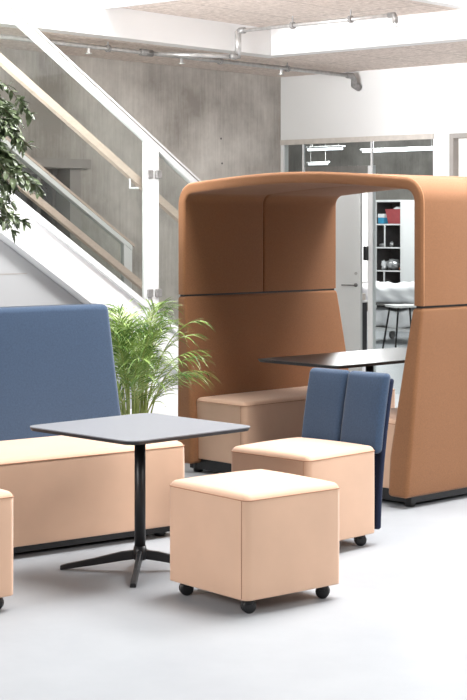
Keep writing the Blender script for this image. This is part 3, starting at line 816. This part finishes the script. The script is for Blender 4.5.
bm = bmesh.new(); box(bm, (-.58, -.34, .16), (.78, .48, .19)); link('lower_rack', bm, 'whitemetal', bd)
for x in (-.52, .72):
    for y in (-.3, .44):
        bm = bmesh.new(); tube(bm, [(x, y, .07), (x, y, .47)], .016, 8); l = link('leg', bm, 'steel', bd)
        bm = bmesh.new(); lathe(bm, [(.01, -.015), (.05, -.015), (.05, .015), (.01, .015)], 16, (x, y, .05), 'x'); link('wheel', bm, 'darksteel', l)
# small white table with black splayed legs
ws = empty('low_table', P(404, 18, 0), .3, 'small white-topped table on thin black legs before the bed', 'table')
bm = bmesh.new(); prism(bm, rrect(-.17, -.17, .17, .17, .04), .555, .58); link('tabletop', bm, 'white', ws)
for sx in (-1, 1):
    for sy in (-1, 1):
        bm = bmesh.new(); tube(bm, [(sx*.12, sy*.12, .556), (sx*.19, sy*.19, 0)], .011, 8); link('leg', bm, 'black', ws)
# dark cabinet under the daylit window
dc = empty('low_cabinet', P(350.5, 18, 0), ez, 'low dark grey cabinet seen between the white door and the glazing frame', 'cabinet')
bm = bmesh.new(); box(bm, (-.5, 0, 0), (.04, .25, .6)); link('body', bm, 'darkgrey', dc)
bm = bmesh.new(); box(bm, (-.52, -.01, .6), (.05, .26, .625)); link('worktop', bm, 'white', dc)
bm = bmesh.new(); rbox(bm, (-.12, .05, .626), (.03, .24, .7), .005, 1, 1); o = link('paper_tray', bm, 'trim_grey'); o.location = dc.location; o.rotation_euler = dc.rotation_euler; tag(o, 'small grey tray on top of the low dark cabinet', 'tray')
# ceiling tubes in the room
lamps = [(305, 331, 147, 19.5), (334, 372, 150, 18.5), (300, 327, 163.5, 22)]
def mk_lamp(px, y, Y, L, label):
    z = 1.5+(222-y)*Y/1620
    r_ = empty('tube_light', P(px, Y, z), ez, label, 'ceiling light', 'tube lights in the room beyond')
    bm = bmesh.new(); rbox(bm, (-L/2, -.03, .0), (L/2, .03, .018), .006, 1, 2); link('housing', bm, 'whitemetal', r_, smooth=True)
    bm = bmesh.new(); tube(bm, [(-L/2+.02, 0, -.012), (L/2-.02, 0, -.012)], .014, 10); link('tube', bm, 'lamp', r_, smooth=True)
    bm = bmesh.new()
    for s in (-1, 1): tube(bm, [(s*L*.35, 0, .018), (s*L*.35, 0, ZL-z-.003)], .0025, 6)
    link('suspension_wire', bm, 'steel', r_)
    return r_
mk_lamp(325, 148, 17.0, .5, 'hanging tube light nearest the left mullion of the glazing')
mk_lamp(318, 163, 21, .35, 'lowest and farthest hanging tube light seen through the glazing')
mk_lamp(402, 149, 17.5, 1.1, 'long hanging tube light behind the right-hand pane of the glazing')

# ------------------------------------------------------------ light
w = bpy.data.worlds.new('World'); scene.world = w; w.use_nodes = True
bg = w.node_tree.nodes['Background']; bg.inputs[0].default_value = (1.0, .99, .98, 1); bg.inputs[1].default_value = .16
def area(name, loc, target, size, size_y, power, col=(1, 1, 1)):
    l = bpy.data.lights.new(name, 'AREA'); l.shape = 'RECTANGLE'; l.size = size; l.size_y = size_y; l.energy = power; l.color = col
    o = bpy.data.objects.new(name, l); C.objects.link(o); o.location = loc
    o.rotation_euler = (Vector(target)-Vector(loc)).to_track_quat('-Z', 'Y').to_euler(); return o
area('skylight', (1.7, 7.7, 6.5), (.7, 7.9, 0), 3.2, 3.2, 640, (1, .99, .97))
area('fill_overhead_right', (3.8, 10.6, 5.5), (3.2, 11, 0), 3, 3, 680)  # added overhead fill, bounced off the floor to brighten the soffit
area('fill_back', (.9, 9.7, 5.6), (-.4, 12.8, 2.0), 2.4, 1.6, 85)  # added fill for the fascia and stair zone, not a roof opening
wl_ = area('fill_left', (-2.4, 8.7, 2.3), (1.9, 13.9, 2.7), 1.8, .9, 100, (.97, .985, 1)); wl_.data.spread = R(75)  # invented fill from the left to brighten the white wall and fascia
area('fill_right', (5.2, 4.6, 3.9), (.8, 7.9, .6), 3, 2, 240, (1, .99, .97))  # added side fill for the booth exterior and the poufs' right faces
wf_ = area('fill_front', (-4.6, 3.2, 3.0), (-.3, 6.6, .2), 2.4, 1.8, 26, (1, 1, 1)); wf_.data.spread = R(60)  # added fill for the left-facing pouf sides, no actual window
for px_, Y_ in ((352, 17.0), (352, 20.5), (350, 24.0)):
    l = bpy.data.lights.new('room_fill', 'POINT'); l.energy = 190; l.shadow_soft_size = .25  # added point fill lifting the dark far wall, separate from the tubes
    o = bpy.data.objects.new('room_fill', l); C.objects.link(o); o.location = P(px_, Y_, 2.55)

# ------------------------------------------------------------ camera
cam = bpy.data.cameras.new('camera'); co = bpy.data.objects.new('camera', cam); C.objects.link(co); scene.camera = co
co.location = (0, 0, 1.5); co.rotation_euler = (R(90), 0, 0)
cam.sensor_fit = 'VERTICAL'; cam.sensor_height = 36; cam.lens = 36*1620/700
cam.shift_y = -(350-222)/700; cam.clip_end = 100
vs_ = scene.view_settings; vs_.view_transform = 'Standard'; vs_.look = 'None'; vs_.gamma = 1; vs_.exposure = 0.1; vs_.use_curve_mapping = False
